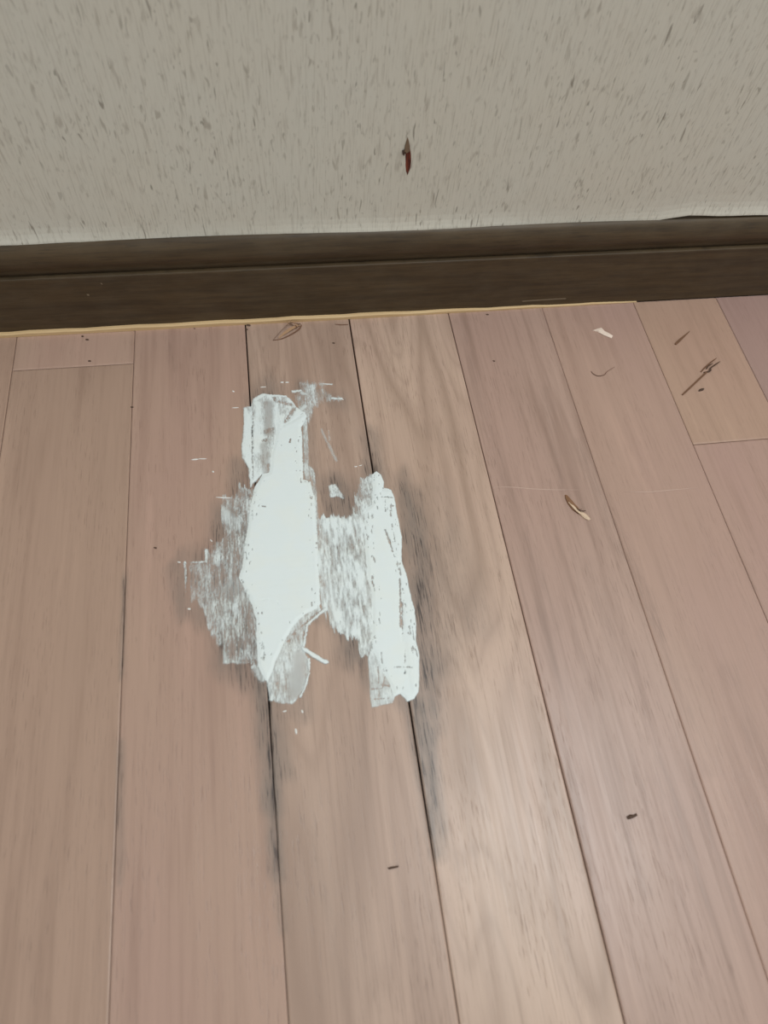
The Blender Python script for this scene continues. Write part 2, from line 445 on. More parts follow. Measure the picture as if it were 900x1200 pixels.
for f in list(bm.faces):                       # drop faces that closed the gouge
    cc = f.calc_center_median()
    if all(vv in hv for vv in f.verts) and float(sdf([(q[0], q[2]) for q in hole], np.array([cc.x]), np.array([cc.z]))[0]) > 0:
        bm.faces.remove(f)
for f in bm.faces:
    if f.normal.y > 0: f.normal_flip()
# lip: the paper swells out a little where it laps onto the baseboard
prev = base_row
for j, (tt, off) in enumerate(((0.35, 0.0002), (0.6, 0.0007), (0.8, 0.0015), (0.93, 0.0022), (1.0, 0.0024))):
    row = [bm.verts.new((x, YW-off*(0.75+0.35*math.sin(x*21+1.3)), edge_z(x)+lipz*(1-tt))) for x in xsw]
    for i in range(nb):
        bm.faces.new((prev[i], row[i], row[i+1], prev[i+1]))
    prev = row
row = [bm.verts.new((x, YW+0.0003, edge_z(x)+0.0002)) for x in xsw]
for i in range(nb): bm.faces.new((prev[i], row[i], row[i+1], prev[i+1]))
# inner rim of the gouge and the plaster behind
rim = [bm.verts.new((q[0], YW+0.0012, q[2])) for q in hole]
for i in range(len(hv)):
    j = (i+1) % len(hv)
    bm.faces.new((hv[i], hv[j], rim[j], rim[i]))
me = bpy.data.meshes.new('wall_back'); bm.to_mesh(me); bm.free()
wall = link('wall_back', me, WALLP, None, False)
wall['kind'] = 'structure'
tag(wall, 'grey beige wallpaper with small dark vertical flecks', 'wall')
bv = [(XL, YW+0.004, 0.0), (XR, YW+0.004, 0.0), (XR, YW+0.004, top), (XL, YW+0.004, top), (XL, YW+0.06, 0.0), (XR, YW+0.06, 0.0), (XR, YW+0.06, top), (XL, YW+0.06, top)]
link('wall_backing', mesh_from('wall_backing', bv, [(0, 1, 2, 3), (5, 4, 7, 6), (3, 2, 6, 7), (1, 0, 4, 5), (0, 3, 7, 4), (2, 1, 5, 6)]), plain('plaster', srgb(120, 70, 50), 0.9), wall, False)
# red-brown fibre board showing inside the gouge
V, F = [], []
n = len(hole); cen = np.mean(hole, axis=0)
for k, (sc, yy) in enumerate(((1.02, 0.0011), (0.6, 0.0016), (0.0, 0.0020))):
    for q in hole:
        w_ = cen+(q-cen)*sc; V.append((w_[0], YW+yy, w_[2]))
for k in range(2):
    for i in range(n):
        j = (i+1) % n; F.append((k*n+i, k*n+j, (k+1)*n+j, (k+1)*n+i))
gm = NT('gouge_red')
gn = gm.noise(gm.pos((900, 1, 120)), 1, 3, 0.6)
gm.col(gm.mix(gm.mapr(gn, 0.35, 0.65), srgb(74, 28, 18), srgb(138, 66, 44))); gm.rough(0.8)
g_o = link('gouge', mesh_from('gouge', V, F), gm.m, wall, False)
g_o['label'] = 'reddish brown gouge torn into the wallpaper'
# torn flap hanging over the upper part of the gouge
fp = [(477.6, 160.5), (474.6, 170), (473.8, 176.5), (476.5, 178.5), (479.5, 176.5), (480.3, 171), (479.0, 165)]
fo = [wl(x, y, YW) for x, y in fp]
V = [(q[0], YW-0.0003-0.0012*max(0, (fo[0][2]-q[2])/0.016), q[2]) for q in fo]+[(q[0], YW-0.0012*max(0, (fo[0][2]-q[2])/0.016)+0.0002, q[2]) for q in fo]
n = len(fo)
F = [tuple(range(n)), tuple(range(2*n-1, n-1, -1))]+[(i, n+i, n+(i+1) % n, (i+1) % n) for i in range(n)]
link('torn_flap', mesh_from('torn_flap', V, F), plain('flap_brown', srgb(118, 96, 74), 0.8, 0.35, 900), wall, False)
fp2 = [(471.2, 176), (474.2, 175), (474.6, 178.5), (473.0, 182), (471.4, 180)]
fo = [wl(x, y, YW) for x, y in fp2]; n = len(fo)
V = [(q[0], YW-0.0010, q[2]) for q in fo]+[(q[0], YW+0.0001, q[2]) for q in fo]
F = [tuple(range(n)), tuple(range(2*n-1, n-1, -1))]+[(i, n+i, n+(i+1) % n, (i+1) % n) for i in range(n)]
link('torn_flap', mesh_from('torn_flap', V, F), plain('flap_dark', srgb(72, 56, 44), 0.8), wall, False)

# ------------------------------------------------------------------ white filler
def z1(pts):                                   # points read off a 2.8125x enlargement at (190,430)
    return [(190+x/2.8125, 430+y/2.8125) for x, y in pts]
LT = z1([(372,118),(383,120),(386,180),(400,190),(432,172),(470,150),(478,165),(460,200),(462,240),(464,300),(468,345),(466,370),(490,378),(503,430),
 (508,500),(512,560),(516,610),(518,680),(521,740),(523,780),(512,797),(480,812),(450,835),(428,865),(412,892),(395,925),(380,960),(365,1000),(350,1040),
 (340,1035),(328,1015),(315,985),(312,930),(311,880),(308,830),(298,795),(285,760),(270,730),(252,695),(262,660),(268,620),(275,570),(285,500),(294,440),
 (305,400),(318,375),(330,352),(352,348),(357,320),(358,290),(368,255),(374,215),(378,190),(372,160)])
RT = z1([(690,355),(705,345),(722,355),(730,380),(732,398),(755,405),(765,430),(772,470),(780,510),(790,560),(790,610),(790,640),(803,680),(812,710),
 (820,760),(832,800),(838,850),(836,900),(848,950),(847,1010),(846,1070),(830,1095),(808,1103),(795,1090),(785,1080),(765,1088),(750,1050),(735,1020),
 (715,975),(695,940),(680,910),(690,880),(692,800),(690,740),(675,680),(668,600),(665,540),(665,500),(668,470),(690,455),(692,400)])
UL = z1([(268,135),(290,128),(300,105),(330,88),(410,95),(425,108),(440,130),(470,150),(440,185),(385,250),(365,300),(358,345),(330,360),(302,385),(290,400),
 (282,335),(262,300),(260,260),(268,200)])
LS = z1([(300,400),(255,388),(250,425),(205,428),(202,470),(195,515),(210,560),(170,575),(160,605),(140,603),(143,642),(72,645),(78,700),(88,795),(112,770),
 (130,800),(150,860),(165,890),(200,925),(203,978),(310,975),(288,1000),(300,1020),(340,1040),(350,1060),(380,960),(420,870),(420,600),(400,430)])
BF = z1([(336,1010),(350,980),(380,915),(415,860),(455,815),(515,780),(536,800),(500,825),(478,850),(466,890),(470,930),(484,960),(486,1010),(470,1060),(450,1090),
 (430,1112),(400,1110),(370,1105),(352,1100)])
MS = z1([(508,500),(545,490),(565,478),(600,500),(625,475),(650,470),(672,450),(680,560),(690,650),(700,740),(705,830),(700,920),(688,940),(660,950),(648,925),(655,900),(610,895),(572,875),
 (545,835),(528,802),(515,790),(510,600)])
SM = z1([(548,392),(572,385),(600,425),(600,436),(575,430),(552,432)])
UR = z1([(425,85),(450,77),(455,45),(480,44),(560,58),(520,66),(560,92),(598,103),(570,117),(535,112),(505,150),(485,185),(470,215),(458,180),(440,130)])
RS = z1([(462,160),(480,170),(482,250),(485,320),(502,340),(513,420),(516,500),(500,500),(488,380),(466,372),(460,250)])
RL = z1([(678,965),(688,920),(720,975),(770,1080),(760,1108),(730,1115),(690,1125),(684,1090)])
RU = z1([(640,400),(655,372),(695,352),(700,460),(668,490),(635,500),(622,478)])
TAIL = z1([(455,920),(470,925),(505,945),(530,962),(545,965),(552,975),(540,982),(525,975),(490,955),(462,935)])
corners = [fl(x, y) for x, y in ((203, 440), (505, 440), (203, 845), (505, 845))]
gx0, gx1 = min(c_[0] for c_ in corners), max(c_[0] for c_ in corners)
gy0, gy1 = min(c_[1] for c_ in corners), max(c_[1] for c_ in corners)
STEP = 0.00042
GX, GY = np.meshgrid(np.arange(gx0, gx1, STEP), np.arange(gy0, gy1, STEP))
PX, PY = to_px(GX, GY)
mmx, mmy = GX*1000, GY*1000
wob = (fbm(mmx/3.0, mmy/5.0, 11)-0.5)*5.0+(fbm(mmx/0.9, mmy/1.6, 12)-0.5)*2.2
wob2 = (fbm(mmx/1.3, mmy/7.0, 13, 3)-0.5)*14.0
grain = fbm(mmx/0.8, mmy/6.0, 21, 4)             # wood grain showing through the scraped film
grain2 = fbm(mmx/2.2, mmy/16.0, 22, 3)
cloud = fbm(mmx/9.0, mmy/13.0, 23, 3)
diag = fbm(mmx/1.6, mmy/7.0, 24, 4)
tool = vnoise(mmx/30.0, mmy/2.2, 25)             # cross-wise trowel chatter
wob3 = (vnoise(mmx/0.8, mmy/40.0, 51)-0.5)*15+(vnoise(mmx/2.1, mmy/60.0, 52)-0.5)*14+(fbm(mmx/0.7, mmy/2.5, 53)-0.5)*6
streaks = np.abs(fbm(mmx/1.1+0.25*(fbm(mmx/4, mmy/9, 56)-.5)*8, mmy/15.0, 54, 3)-0.5)*2     # thin dark lines where ~0
mott = fbm(mmx/0.6, mmy/1.6, 55, 3)
def film(poly, cover, rough, edge=2.0, jag=0.35, w=None, base=0.25):
    d = sdf(poly, PX, PY)+(wob if w is None else w)*jag
    m = sstep(-0.2, edge, d)
    g = 0.42*grain+0.28*grain2+0.30*mott
    a = base*cover+(1-base)*np.clip(cover+rough*(0.5-g)*5.0+(cloud-0.5)*1.5-0.55*rough*sstep(0.10, 0.02, streaks), 0, 1)
    return m*np.clip(a, 0, 1), d
def hline(x0, y0, x1, y1, r):
    e = np.array([x1-x0, y1-y0], float)
    t = np.clip(((PX-x0)*e[0]+(PY-y0)*e[1])/(e@e), 0, 1)
    return sstep(r*1.4, r*0.4, np.hypot(PX-x0-t*e[0], PY-y0-t*e[1])+(wob+(fbm(mmx/0.8, mmy/0.9, 57, 2)-.5)*3)*0.45)
def zl(x0, y0, x1, y1, r):
    (a, b), (c_, d_) = z1([(x0, y0), (x1, y1)]); return hline(a, b, c_, d_, r)
parts = {}
def smooth_coat(poly, th, seed):
    d = sdf(poly, PX, PY)+wob*0.28
    a = sstep(-0.4, 0.9, d)
    h = th*(0.35+0.65*sstep(0, 5, d))+0.00016*(fbm(mmx/7, mmy/11, seed)-0.5)+0.00006*(tool-0.5)
    return a, h, d
# left coat
aL, hL, dL = smooth_coat(LT, 0.0008, 31)
pit = (fbm(mmx/1.0, mmy/3.5, 33, 3)+0.25*(cloud-0.5) > 0.76) & (sstep(1, 14, dL) < 0.75)
aL = np.where(pit & (dL > 0), 0.25, aL)
for q in ((466, 300, 470, 365, 1.4), (352, 215, 372, 205, 1.5), (405, 180, 412, 170, 2.0), (424, 240, 421, 250, .7), (330, 460, 340, 462, .7)):
    aL = aL*(1-0.9*zl(*q))
crack = np.maximum.reduce([zl(350, 765, 380, 780, .5), zl(380, 780, 395, 805, .5), zl(330, 770, 350, 765, .4)])
hL = hL-0.0002*crack
# right coat
aR, hR, dR = smooth_coat(RT, 0.0009, 41)
pit = (fbm(mmx/1.0, mmy/4.0, 43, 3)+0.3*(cloud-0.5) > 0.73) & (sstep(1, 16, dR) < 0.7)
aR = np.where(pit & (dR > 0), 0.35, aR)
for q in ((735, 540, 750, 580, 1.6), (750, 580, 760, 610, 1.0), (790, 780, 792, 880, .8), (700, 740, 690, 690, .7), (765, 990, 815, 990, .7), (800, 930, 800, 1010, .8),
          (720, 430, 765, 432, .6), (735, 440, 735, 480, .5), (783, 700, 786, 860, .7)):
    aR = aR*(1-0.75*zl(*q))
hR = hR+0.0003*zl(705, 350, 705, 450, 6)+0.00025*zl(805, 780, 835, 1060, 5)-0.0002*zl(795, 780, 790, 900, 1.5)
# thin scraped films
aUL, dUL = film(UL, 0.98, 0.42, 1.6, 0.5)
grey = np.maximum(zl(350, 125, 350, 215, 6)*0.75, zl(335, 260, 345, 345, 5)*0.6)
aUL = aUL*(1-0.7*grey)
for q in ((340, 215, 365, 205, 2.2), (405, 180, 435, 140, 2.4), (352, 320, 350, 345, 1.6), (300, 150, 296, 250, .9), (297, 250, 300, 370, .9), (330, 245, 345, 240, 1.2), (366, 90, 372, 110, 1.5), (385, 115, 425, 125, 2.0)):
    aUL = aUL*(1-0.75*zl(*q)*sstep(0.30, 0.55, mott))
bright = np.maximum.reduce([zl(305, 110, 330, 95, 3), zl(330, 92, 410, 98, 1.6), zl(315, 120, 310, 250, 4), zl(410, 98, 440, 130, 1.6), zl(275, 140, 275, 290, 3)])
aUL = np.where(dUL > 0, np.maximum(aUL, bright*0.95), aUL)
aLS, dLS = film(LS, 0.42, 0.62, 2.5, 0.7, wob3*0.55+wob)
fade = sstep(203, 262, PX)
aLS = aLS*(0.55+0.45*fade)
for q, s in (((200, 480, 240, 520, 9), .7), ((145, 605, 145, 640, 2.2), .95), ((72, 645, 145, 643, 1.1), .9), ((74, 650, 86, 795, 1.6), .75), ((200, 740, 240, 760, 12), .35), ((240, 720, 280, 760, 12), .5),
             ((205, 920, 205, 975, 1.6), .6), ((210, 972, 305, 976, 1.6), .45), ((300, 985, 330, 1030, 4), .8), ((290, 500, 262, 690, 5), .35)):
    z_ = zl(*q)*s*(0.55+0.45*sstep(0.62, 0.42, grain)); aLS = np.maximum(aLS, z_*(dLS > -2))
aMS, dMS = film(MS, 0.80, 0.55, 2.5, 0.6, wob3*0.7+wob, 0.48)
aMS = np.clip(aMS+(0.5-diag)*1.2*(dMS > 1.5), 0, 1)
aBF, dBF = film(BF, 0.80, 0.5, 1.2, 0.4, wob3*0.5+wob)
glass = zl(455, 960, 440, 1070, 9)
aBF = np.where(dBF > 0, aBF*(1-glass)+glass*(0.42+0.25*cloud), aBF)
edge_r = np.maximum.reduce([zl(484, 965, 485, 1010, 1.2), zl(485, 1010, 470, 1060, 1.2), zl(470, 1060, 455, 1088, 1.0), zl(478, 850, 468, 920, 1.6), zl(535, 800, 478, 850, 1.6)])
aBF = np.maximum(aBF, edge_r*0.95)
for q in ((432, 884, 442, 872, 1.6), (458, 856, 478, 838, 1.5), (415, 905, 425, 895, 1.2), (485, 832, 510, 812, 1.2)):
    aBF = aBF*(1-0.75*zl(*q)*sstep(0.3, 0.55, mott))
aSM, _ = film(SM, 0.75, 0.5, 1.5, 0.5)
aUR, _ = film(UR, 0.46, 0.55, 5.0, 0.9, wob2*0.4+wob3*0.3+wob)
for q, s in (((430, 82, 460, 78, 1.2), .9), ((460, 85, 475, 90, 2), .7), ((560, 103, 590, 106, 1.5), .95), ((520, 56, 560, 58, .8), .7), ((470, 130, 440, 160, 3), .8), ((525, 205, 545, 250, 1.3), .35), ((548, 210, 552, 240, 1.0), .3), ((540, 240, 575, 310, 1.4), .35)):
    aUR = np.maximum(aUR, zl(*q)*s)
aRS, _ = film(RS, 0.55, 0.5, 2.0, 0.5)
aRL, dRL = film(RL, 0.85, 0.3, 1.2, 0.3)
for q in ((735, 1020, 725, 1060, .8), (725, 1060, 690, 1062, .7), (712, 990, 715, 1090, .7), (700, 1095, 745, 1092, .6), (735, 1050, 748, 1052, .8)):
    aRL = aRL*(1-0.75*zl(*q))
aRU, _ = film(RU, 0.66, 0.6, 2.0, 0.6, wob3*0.5+wob)
aT, _ = film(TAIL, 1.2, 0.2, 0.8, 0.3)
hfilm = lambda a, th: th*(0.3+0.7*a)+0.00012*(grain-0.5)
layers = [('thick_coat', aL, hL), ('thick_coat', aR, hR),
          ('thin_film', aUL, hfilm(aUL, 0.00055)), ('thin_film', aLS, hfilm(aLS, 0.0003)), ('thin_film', aMS, hfilm(aMS, 0.0005)),
          ('thin_film', aBF, hfilm(aBF, 0.0004)+0.0005*edge_r), ('thin_film', aSM, hfilm(aSM, 0.0003)), ('thin_film', aUR, hfilm(aUR, 0.0003)),
          ('thin_film', aRS, hfilm(aRS, 0.0003)), ('thin_film', aRL, hfilm(aRL, 0.0005)), ('thin_film', aRU, hfilm(aRU, 0.0004)), ('ridge', aT, hfilm(aT, 0.0012))]
A = np.stack([l[1] for l in layers]); H = np.stack([l[2] for l in layers])
A[0] *= 1.2; A[1] *= 1.2                        # thick coats win where they meet a film
# under a pitted thick coat a film still counts
own = np.argmax(A, axis=0)
alpha = np.clip(np.max(A, axis=0), 0, 1)
height = np.take_along_axis(H, own[None], 0)[0]*np.clip(alpha*1.2, 0.15, 1)+0.00015
# soften steps between layers
hp = np.pad(height, 1, mode='edge')
height = (hp[:-2, 1:-1]+hp[2:, 1:-1]+hp[1:-1, :-2]+hp[1:-1, 2:]+4*height)/8

fm = NT('white_filler')
fa = fm.attr('cover')
fn = fm.noise(fm.pos((60, 60, 1)), 1, 3)
fm.col(fm.mix(fm.math('MULTIPLY', fm.mapr(fn, 0.4, 0.7), 0.5), srgb(229, 236, 234), srgb(232, 236, 229)))
fm.rough(0.6)
fm.bump(fm.noise(fm.pos((1500, 1500, 1500)), 1, 3), 0.15, 0.0002)
tr_ = fm.n('ShaderNodeBsdfTransparent'); mx = fm.n('ShaderNodeMixShader')
fm.t.links.new(fa, mx.inputs[0]); fm.t.links.new(tr_.outputs[0], mx.inputs[1]); fm.t.links.new(fm.p.outputs[0], mx.inputs[2]); fm.t.links.new(mx.outputs[0], fm.out.inputs[0])
FILL = fm.m
base_pt = fl(350, 660)
patch = bpy.data.objects.new('filler_patch', None); COL.objects.link(patch)
patch.location = base_pt; patch.empty_display_size = 0.02
tag(patch, 'ragged two-lobed smear of white wood filler over the floor boards', 'filler patch')
cell_own = own[:-1, :-1]
cell_a = np.maximum.reduce([alpha[:-1, :-1], alpha[1:, :-1], alpha[:-1, 1:], alpha[1:, 1:]])
nx_ = GX.shape[1]
for li, (nm, _, _) in enumerate(layers):
    ii, jj = np.nonzero((cell_own == li) & (cell_a > 0.03))
    if len(ii) < 10: continue
    q = np.stack([ii*nx_+jj, ii*nx_+jj+1, (ii+1)*nx_+jj+1, (ii+1)*nx_+jj], -1)
    uq, inv = np.unique(q.ravel(), return_inverse=True)
    V = np.stack([GX.ravel()[uq]-base_pt[0], GY.ravel()[uq]-base_pt[1], height.ravel()[uq]], -1)
    me = bpy.data.meshes.new(nm)
    me.vertices.add(len(uq)); me.vertices.foreach_set('co', V.ravel())
    nf = len(ii)
    me.loops.add(nf*4); me.loops.foreach_set('vertex_index', inv.astype(np.int32))
    me.polygons.add(nf); me.polygons.foreach_set('loop_start', np.arange(0, nf*4, 4, dtype=np.int32))
    me.update(calc_edges=True)
    at = me.attributes.new('cover', 'FLOAT', 'POINT'); at.data.foreach_set('value', alpha.ravel()[uq].astype(np.float32))
    link(nm, me, FILL, patch)
opaque = NT('filler_crumb'); opaque.col(srgb(232, 230, 224)); opaque.rough(0.7)
opaque.bump(opaque.noise(opaque.pos((900, 900, 900)), 1, 3), 0.4, 0.0003)
OPQ = opaque.m

def crumb(name, x0, y0, x1, y1, r, mat, label, cat, group, seed=0, tall=0.6, parent=None):
    """small lumpy elongated crumb lying on the floor between two photo points; r = half width in px"""
    rng = random.Random(seed)
    a, b = fl(x0, y0), fl(x1, y1)
    L = max(np.linalg.norm(b-a), 1e-6); c_ = (a+b)/2
    ux = (b-a)/L if L > 1e-5 else np.array([1.0, 0, 0]); uy = np.array([-ux[1], ux[0], 0])
    rm = r*0.00062; la = L/2+rm
    nr, nsg = 5, 10
    V, F = [], []
    for k in range(nr):
        f_ = (k+0.0)/(nr-1)*math.pi/2
        for s in range(nsg):
            an = s*2*math.pi/nsg; jt = 1+rng.uniform(-0.3, 0.3)*(0.6 if k else 1)
            rr = math.cos(f_)*jt
            p = ux*la*math.cos(an)*rr+uy*rm*math.sin(an)*rr
            V.append((p[0], p[1], 0.00005+rm*tall*math.sin(f_)*(1+rng.uniform(-.2, .2))))
    for k in range(nr-1):
        for s in range(nsg):
            F.append((k*nsg+s, k*nsg+(s+1) % nsg, (k+1)*nsg+(s+1) % nsg, (k+1)*nsg+s))
    F.append(tuple(range(nsg))[::-1]); F.append(tuple((nr-1)*nsg+s for s in range(nsg)))
    o = link(name, mesh_from(name, V, F), mat, parent)
    o.location = (c_[0], c_[1], 0)
    if label: tag(o, label, cat, group)
    return o
specks = [(233, 80, 236, 81, 1.0), (232, 135, 252, 134, .7), (98, 306, 118, 304, 1.0), (122, 303, 146, 303, .7), (167, 345, 169, 346, 1.1), (183, 430, 225, 432, 1.0), (325, 67, 340, 66, .8),
          (392, 51, 398, 51, 1.2), (408, 51, 416, 51, 1.1), (52, 643, 60, 644, .8), (87, 797, 91, 798, 1.1), (634, 329, 642, 328, .7), (650, 326, 658, 324, .7),
          (400, 1136, 408, 1134, .9), (461, 1134, 463, 1138, 1.1), (440, 1195, 442, 1206, 1.1), (528, 55, 560, 58, .8), (590, 104, 596, 108, .8), (160, 570, 164, 575, .8)]
to_seam = lambda x, y: fl(x, y)[0]
for i, (a, b, c_, d_, r) in enumerate(specks):
    (x0, y0), (x1, y1) = z1([(a, b), (c_, d_)])
    dash = math.hypot(x1-x0, y1-y0) > 3.5
    pink = to_seam(x0, y0) < SEAM[2]
    lab = ('thin white filler dash ' if dash else 'tiny white filler dot ')+('on the pinkish board beside the smeared patch' if pink else
          ('on the tan board, between the smeared patch and baseboard' if y0 < 600 else 'on the tan board, off the tip of the smeared patch'))
    crumb('filler_speck', x0, y0, x1, y1, r, OPQ, lab, 'filler speck', 'white filler specks around the patch', i, 0.6)

# ------------------------------------------------------------------ shavings, splinters, chips
def ribbon(name, pts, width, mat, thick=0.00018, parent=None, flat=0.0):
    """thin curled strip. pts: (px,py,height mm, width factor); flat 1 = lying flat, 0 = on edge"""
    P = []
    for x, y, z, w_ in pts:
        q = fl(x, y, z/1000.0); P.append((q, w_))
    # Catmull-Rom refine
    R = []
    for i in range(len(P)-1):
        p0 = P[max(i-1, 0)]; p1 = P[i]; p2 = P[i+1]; p3 = P[min(i+2, len(P)-1)]
        for s in range(6):
            t_ = s/6
            f_ = lambda a, b, c_, d_: 0.5*((2*b)+(c_-a)*t_+(2*a-5*b+4*c_-d_)*t_*t_+(3*b-a-3*c_+d_)*t_**3)
            R.append((f_(p0[0], p1[0], p2[0], p3[0]), f_(p0[1], p1[1], p2[1], p3[1])))
    R.append(P[-1])
    V, F = [], []
    for i, (q, w_) in enumerate(R):
        tg = R[min(i+1, len(R)-1)][0]-R[max(i-1, 0)][0]; tg = tg/(np.linalg.norm(tg)+1e-9)
        side = np.cross(tg, [0, 0, 1.0]); side /= (np.linalg.norm(side)+1e-9)
        upv = np.cross(side, tg)
        wd = side*flat+upv*(1-flat); wd /= np.linalg.norm(wd)
        th = np.cross(tg, wd)
        hw = width*max(w_, 0.05)/2
        for a, b in ((-1, -1), (1, -1), (1, 1), (-1, 1)):
            V.append(q+wd*hw*a+th*thick/2*b)
    V = np.array(V)
    V[:, 2] += max(0.0, 0.00006-V[:, 2].min())
    for i in range(len(R)-1):
        for j in range(4):
            a, b = i*4+j, i*4+(j+1) % 4
            F.append((a, b, b+4, a+4))
    F += [(3, 2, 1, 0), tuple((len(R)-1)*4+j for j in range(4))]
    me = mesh_from(name, V, F)
    o = link(name, me, mat, parent, False)
    return o
def slab(name, pts, th, mat, lift=0.0, parent=None, dome=0.0):
    """flat chip: outline in photo pixels with a thickness and a domed top"""
    P = [fl(x, y) for x, y in pts]; n = len(P); c_ = np.mean(P, axis=0)
    V = [(q[0], q[1], 0.00005+lift*((i % 3)/3.0)) for i, q in enumerate(P)]
    V += [(q[0], q[1], th*0.7+0.00005+lift*((i % 3)/3.0)) for i, q in enumerate(P)]
    V += [(c_[0]+(q[0]-c_[0])*0.55, c_[1]+(q[1]-c_[1])*0.55, th+dome+lift*0.4) for q in P]
    F = [tuple(range(n))[::-1], tuple(2*n+i for i in range(n))]
    for k in range(2):
        F += [(k*n+i, k*n+(i+1) % n, (k+1)*n+(i+1) % n, (k+1)*n+i) for i in range(n)]
    me = mesh_from(name, V, F)
    o = link(name, me, mat, parent, False)
    bm = bmesh.new(); bm.from_mesh(me); bmesh.ops.recalc_face_normals(bm, faces=bm.faces); bm.to_mesh(me); bm.free()
    return o
SH = plain('shaving_tan', srgb(186, 148, 114), 0.6, 0.3, 700)
SHD = plain('shaving_dark', srgb(120, 86, 64), 0.6, 0.3, 700)
SHP = plain('chip_pale', srgb(236, 214, 196), 0.7, 0.12, 500)
BRK = plain('bark_dark', srgb(84, 62, 48), 0.8, 0.35, 900)
SLB = plain('sliver_brown', srgb(132, 94, 64), 0.7, 0.35, 900)
SHL = plain('sliver_cream', srgb(214, 186, 158), 0.6, 0.15, 600)
def z8(pts): return [(280+p[0]/3.2143, 360+p[1]/3.2143)+tuple(p[2:]) for p in pts]
def z6(pts): return [(500+p[0]/3.3346, 340+p[1]/3.3346)+tuple(p[2:]) for p in pts]
def zr(pts): return [(640+p[0]/3.4615, 360+p[1]/3.4615)+tuple(p[2:]) for p in pts]
GRP = None
# looped shaving at the foot of the baseboard
o = bpy.data.objects.new('wood_shaving', None); COL.objects.link(o); o.location = fl(335, 388)
tag(o, 'curled tan wood shaving leaning against the baseboard strip', 'wood shaving')
def child_of(c_, root):
    c_.parent = root; c_.matrix_parent_inverse = Matrix.Translation(-root.location); return c_
child_of(ribbon('curl', z8([(128, 124, .3, .3), (140, 110, .8, .8), (165, 82, 2.0, 1), (192, 60, 3.2, 1), (215, 62, 3.4, 1), (235, 66, 2.6, .9), (225, 84, 1.4, .8), (195, 104, .7, .7), (160, 120, .4, .6), (128, 125, .3, .3)]), 0.0016, SHD, flat=0.35), o)
child_of(ribbon('curl', z8([(150, 116, .3, .3), (175, 95, .9, 1), (205, 76, 1.6, 1), (228, 66, 2.0, .4)]), 0.0030, SH, flat=0.9), o)
child_of(ribbon('curl', z8([(182, 64, 3.0, .3), (192, 52, 3.6, 1), (212, 62, 3.6, 1), (222, 74, 3.0, .4)]), 0.0016, SH, flat=0.7), o)
# pale chip
o = slab('wood_chip', z6([(648, 159), (664, 153), (682, 149), (695, 161), (712, 170), (727, 180), (722, 189), (704, 182), (690, 177), (668, 164)]), 0.0006, SHP, 0.0004, dome=0.0005)
rebase(o); tag(o, 'pale pinkish white triangular wood chip', 'wood chip')
# boat-shaped sliver
o = bpy.data.objects.new('wood_sliver', None); COL.objects.link(o); o.location = fl(676, 595)
tag(o, 'boat-shaped wood sliver, brown at one end and cream at the other', 'wood sliver')
child_of(slab('brown_end', z6([(540, 801), (548, 803), (570, 828), (592, 852), (604, 868), (590, 874), (568, 858), (550, 834), (541, 812)]), 0.0009, SLB, 0.0003, dome=0.0005), o)
child_of(slab('cream_end', z6([(604, 866), (622, 876), (640, 897), (632, 901), (614, 892), (594, 874), (590, 866)]), 0.0009, SHL, 0.0003, dome=0.0004), o)
child_of(ribbon('cream_edge', z6([(556, 828, 1.3, .5), (575, 848, 1.6, 1), (592, 864, 1.6, 1), (606, 876, 1.3, .5)]), 0.0020, SHL, flat=0.9), o)
child_of(ribbon('dark_stripe', z6([(592, 856, 1.8, .6), (600, 862, 1.9, 1), (622, 862, 1.7, .6)]), 0.0008, BRK, flat=0.9), o)
child_of(ribbon('dark_stripe', z6([(585, 848, 1.8, .6), (592, 858, 1.9, 1), (606, 856, 1.7, .6)]), 0.0006, BRK, flat=0.9), o)
# faint curled fibre
o = ribbon('wood_fibre', z6([(643, 316, .2, .6), (652, 327, .3, 1), (672, 335, .4, 1), (695, 330, .4, .9), (705, 318, .6, .5), (735, 300, .7, .2)]), 0.0009, plain('fibre_brown', srgb(132, 100, 84), 0.7), flat=0.6)
rebase(o); tag(o, 'thin brown hair-like wood fibre curled into a hook', 'wood fibre')
# short dark sliver
o = ribbon('wood_splinter', zr([(524, 151, .3, .9), (535, 140, .5, 1.2), (555, 122, .5, .9), (582, 98, .3, .2)]), 0.0020, plain('splinter_brown', srgb(118, 84, 60), 0.7), 0.0006, flat=0.9)
rebase(o); tag(o, 'short tapering brown splinter without a loop', 'wood splinter')
# long splinter with a looped end
o = bpy.data.objects.new('wood_splinter', None); COL.objects.link(o); o.location = fl(822, 440)
tag(o, 'long thin brown splinter with a looped frayed end', 'wood splinter')
SPL = bpy.data.materials['splinter_brown']
child_of(ribbon('shaft', zr([(552, 356, .2, .8), (575, 335, .4, 1), (610, 302, .5, 1), (650, 264, .8, 1.1)]), 0.0015, SPL, 0.0006, flat=0.8), o)
child_of(ribbon('loop', zr([(628, 262, .5, .8), (645, 244, 1.2, 1), (670, 222, 1.8, 1), (692, 206, 1.8, .4)]), 0.0012, SPL, 0.0003, flat=0.7), o)
child_of(ribbon('loop', zr([(640, 264, .5, .8), (665, 258, 1.2, 1.2), (668, 246, 1.5, 1), (690, 230, 1.6, .9), (706, 220, 1.3, .3)]), 0.0013, BRK, 0.0003, flat=0.7), o)
child_of(ribbon('loop', zr([(652, 250, .8, .8), (658, 238, 1.4, 1), (676, 228, 1.6, .5)]), 0.0010, BRK, 0.0003, flat=0.8), o)
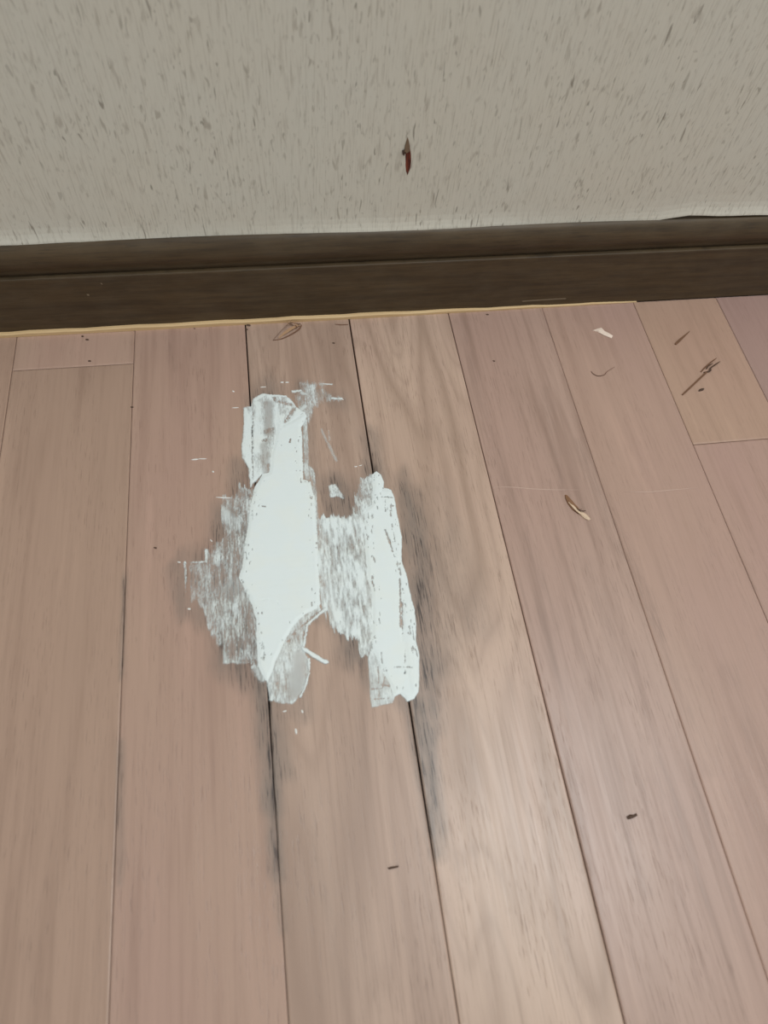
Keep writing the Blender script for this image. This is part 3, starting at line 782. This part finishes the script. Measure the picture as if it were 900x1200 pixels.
# dark chips
def darkchip(x0, y0, x1, y1, r, label, seed, tall=0.7):
    return crumb('dark_chip', x0, y0, x1, y1, r, BRK, label, 'wood chip', None, seed, tall)
darkchip(820, 457.5, 824, 456, 1.9, 'small round brown crumb beside the looped splinter', 3)
o = slab('dark_chip', [(734, 957), (738, 954.5), (742, 955), (745, 953), (746.5, 956), (742, 958.5), (738, 960), (735.5, 960)], 0.0010, BRK, 0.0003, dome=0.0003)
rebase(o); tag(o, 'dark brown knobbly chip on a streaky pinkish board', 'wood chip')
o = slab('dark_chip', [(454, 1017), (458, 1015.5), (463, 1015), (467, 1014), (466.5, 1016.5), (461, 1018), (456, 1019)], 0.0008, BRK, 0.0002, dome=0.0002)
rebase(o); tag(o, 'dark narrow bark chip on the tan board between two dark seams', 'wood chip')
o = ribbon('wood_shaving', z8([(362, 64, .2, .6), (385, 66, .4, 1), (412, 65, .3, .6)]), 0.0010, SHD, flat=0.8)
rebase(o); tag(o, 'short straight brown shaving just in front of the baseboard strip', 'wood shaving')
for i, (x, y, r) in enumerate(((160.5, 386, 1.6), (97, 394, 1.1), (102, 398, 1.3), (105, 423, 1.2), (291, 381, 2.0), (289, 386, 1.2), (571, 368.5, 1.3), (579, 423, 1.0), (155, 477, 1.0), (182, 642, 1.0), (228, 385, .8), (391, 402, 1.2))):
    crumb('dirt_crumb', x-0.8, y, x+0.8, y+0.3, r, BRK, 'tiny dark dirt crumb on the boards close to the baseboard' if y < 405 else 'tiny dark dirt crumb on an open board away from the baseboard', 'dirt crumb', 'dark dirt crumbs on the boards', 50+i, 0.6)

# ------------------------------------------------------------------ scratches on boards and baseboard
SCR = plain('scratch_pale', srgb(190, 160, 144), 0.5, 0.1)
def scratch(pts, w_, par, mat=SCR):
    P = [(x, y, 0.08, f_) for x, y, f_ in pts]
    s = ribbon('scratch', P, w_, mat, 0.00008, flat=1.0)
    s.parent = par; s.matrix_parent_inverse = Matrix.Translation(-par.location); return s
scratch([(578, 571, .3), (600, 571, .8), (625, 573, 1), (650, 574, .8), (678, 574, .2)], 0.0009, PL[(4, 0)])
scratch([(733, 576, .3), (760, 576.5, 1), (790, 574, .9), (818, 571.5, .3)], 0.0009, PL[(5, 0)])
def wscratch(pts, y, mat, name='scratch', r=0.0005):
    V, F = [], []
    for (x, yy) in pts:
        q = wl(x, yy, y)
        V += [(q[0], y-0.00012, q[2]-r), (q[0], y-0.00012, q[2]+r), (q[0], y+0.0002, q[2]+r), (q[0], y+0.0002, q[2]-r)]
    for i in range(len(pts)-1):
        for j in range(4):
            a, b = i*4+j, i*4+(j+1) % 4; F.append((a, b, b+4, a+4))
    F += [(3, 2, 1, 0), tuple((len(pts)-1)*4+j for j in range(4))]
    return link(name, mesh_from(name, V, F), mat, baseboard, False)
PSC = plain('scratch_grey', srgb(128, 112, 90), 0.6, 0.1)
wscratch([(612, 353), (630, 351.8), (648, 350.6), (663, 349.8)], 0.0016, PSC, r=0.0006)
wscratch([(102, 345.5), (104.5, 345.5)], 0.0016, PSC, 'nick', 0.0008)
wscratch([(118, 332), (120, 333)], 0.0016, PSC, 'nick', 0.0006)
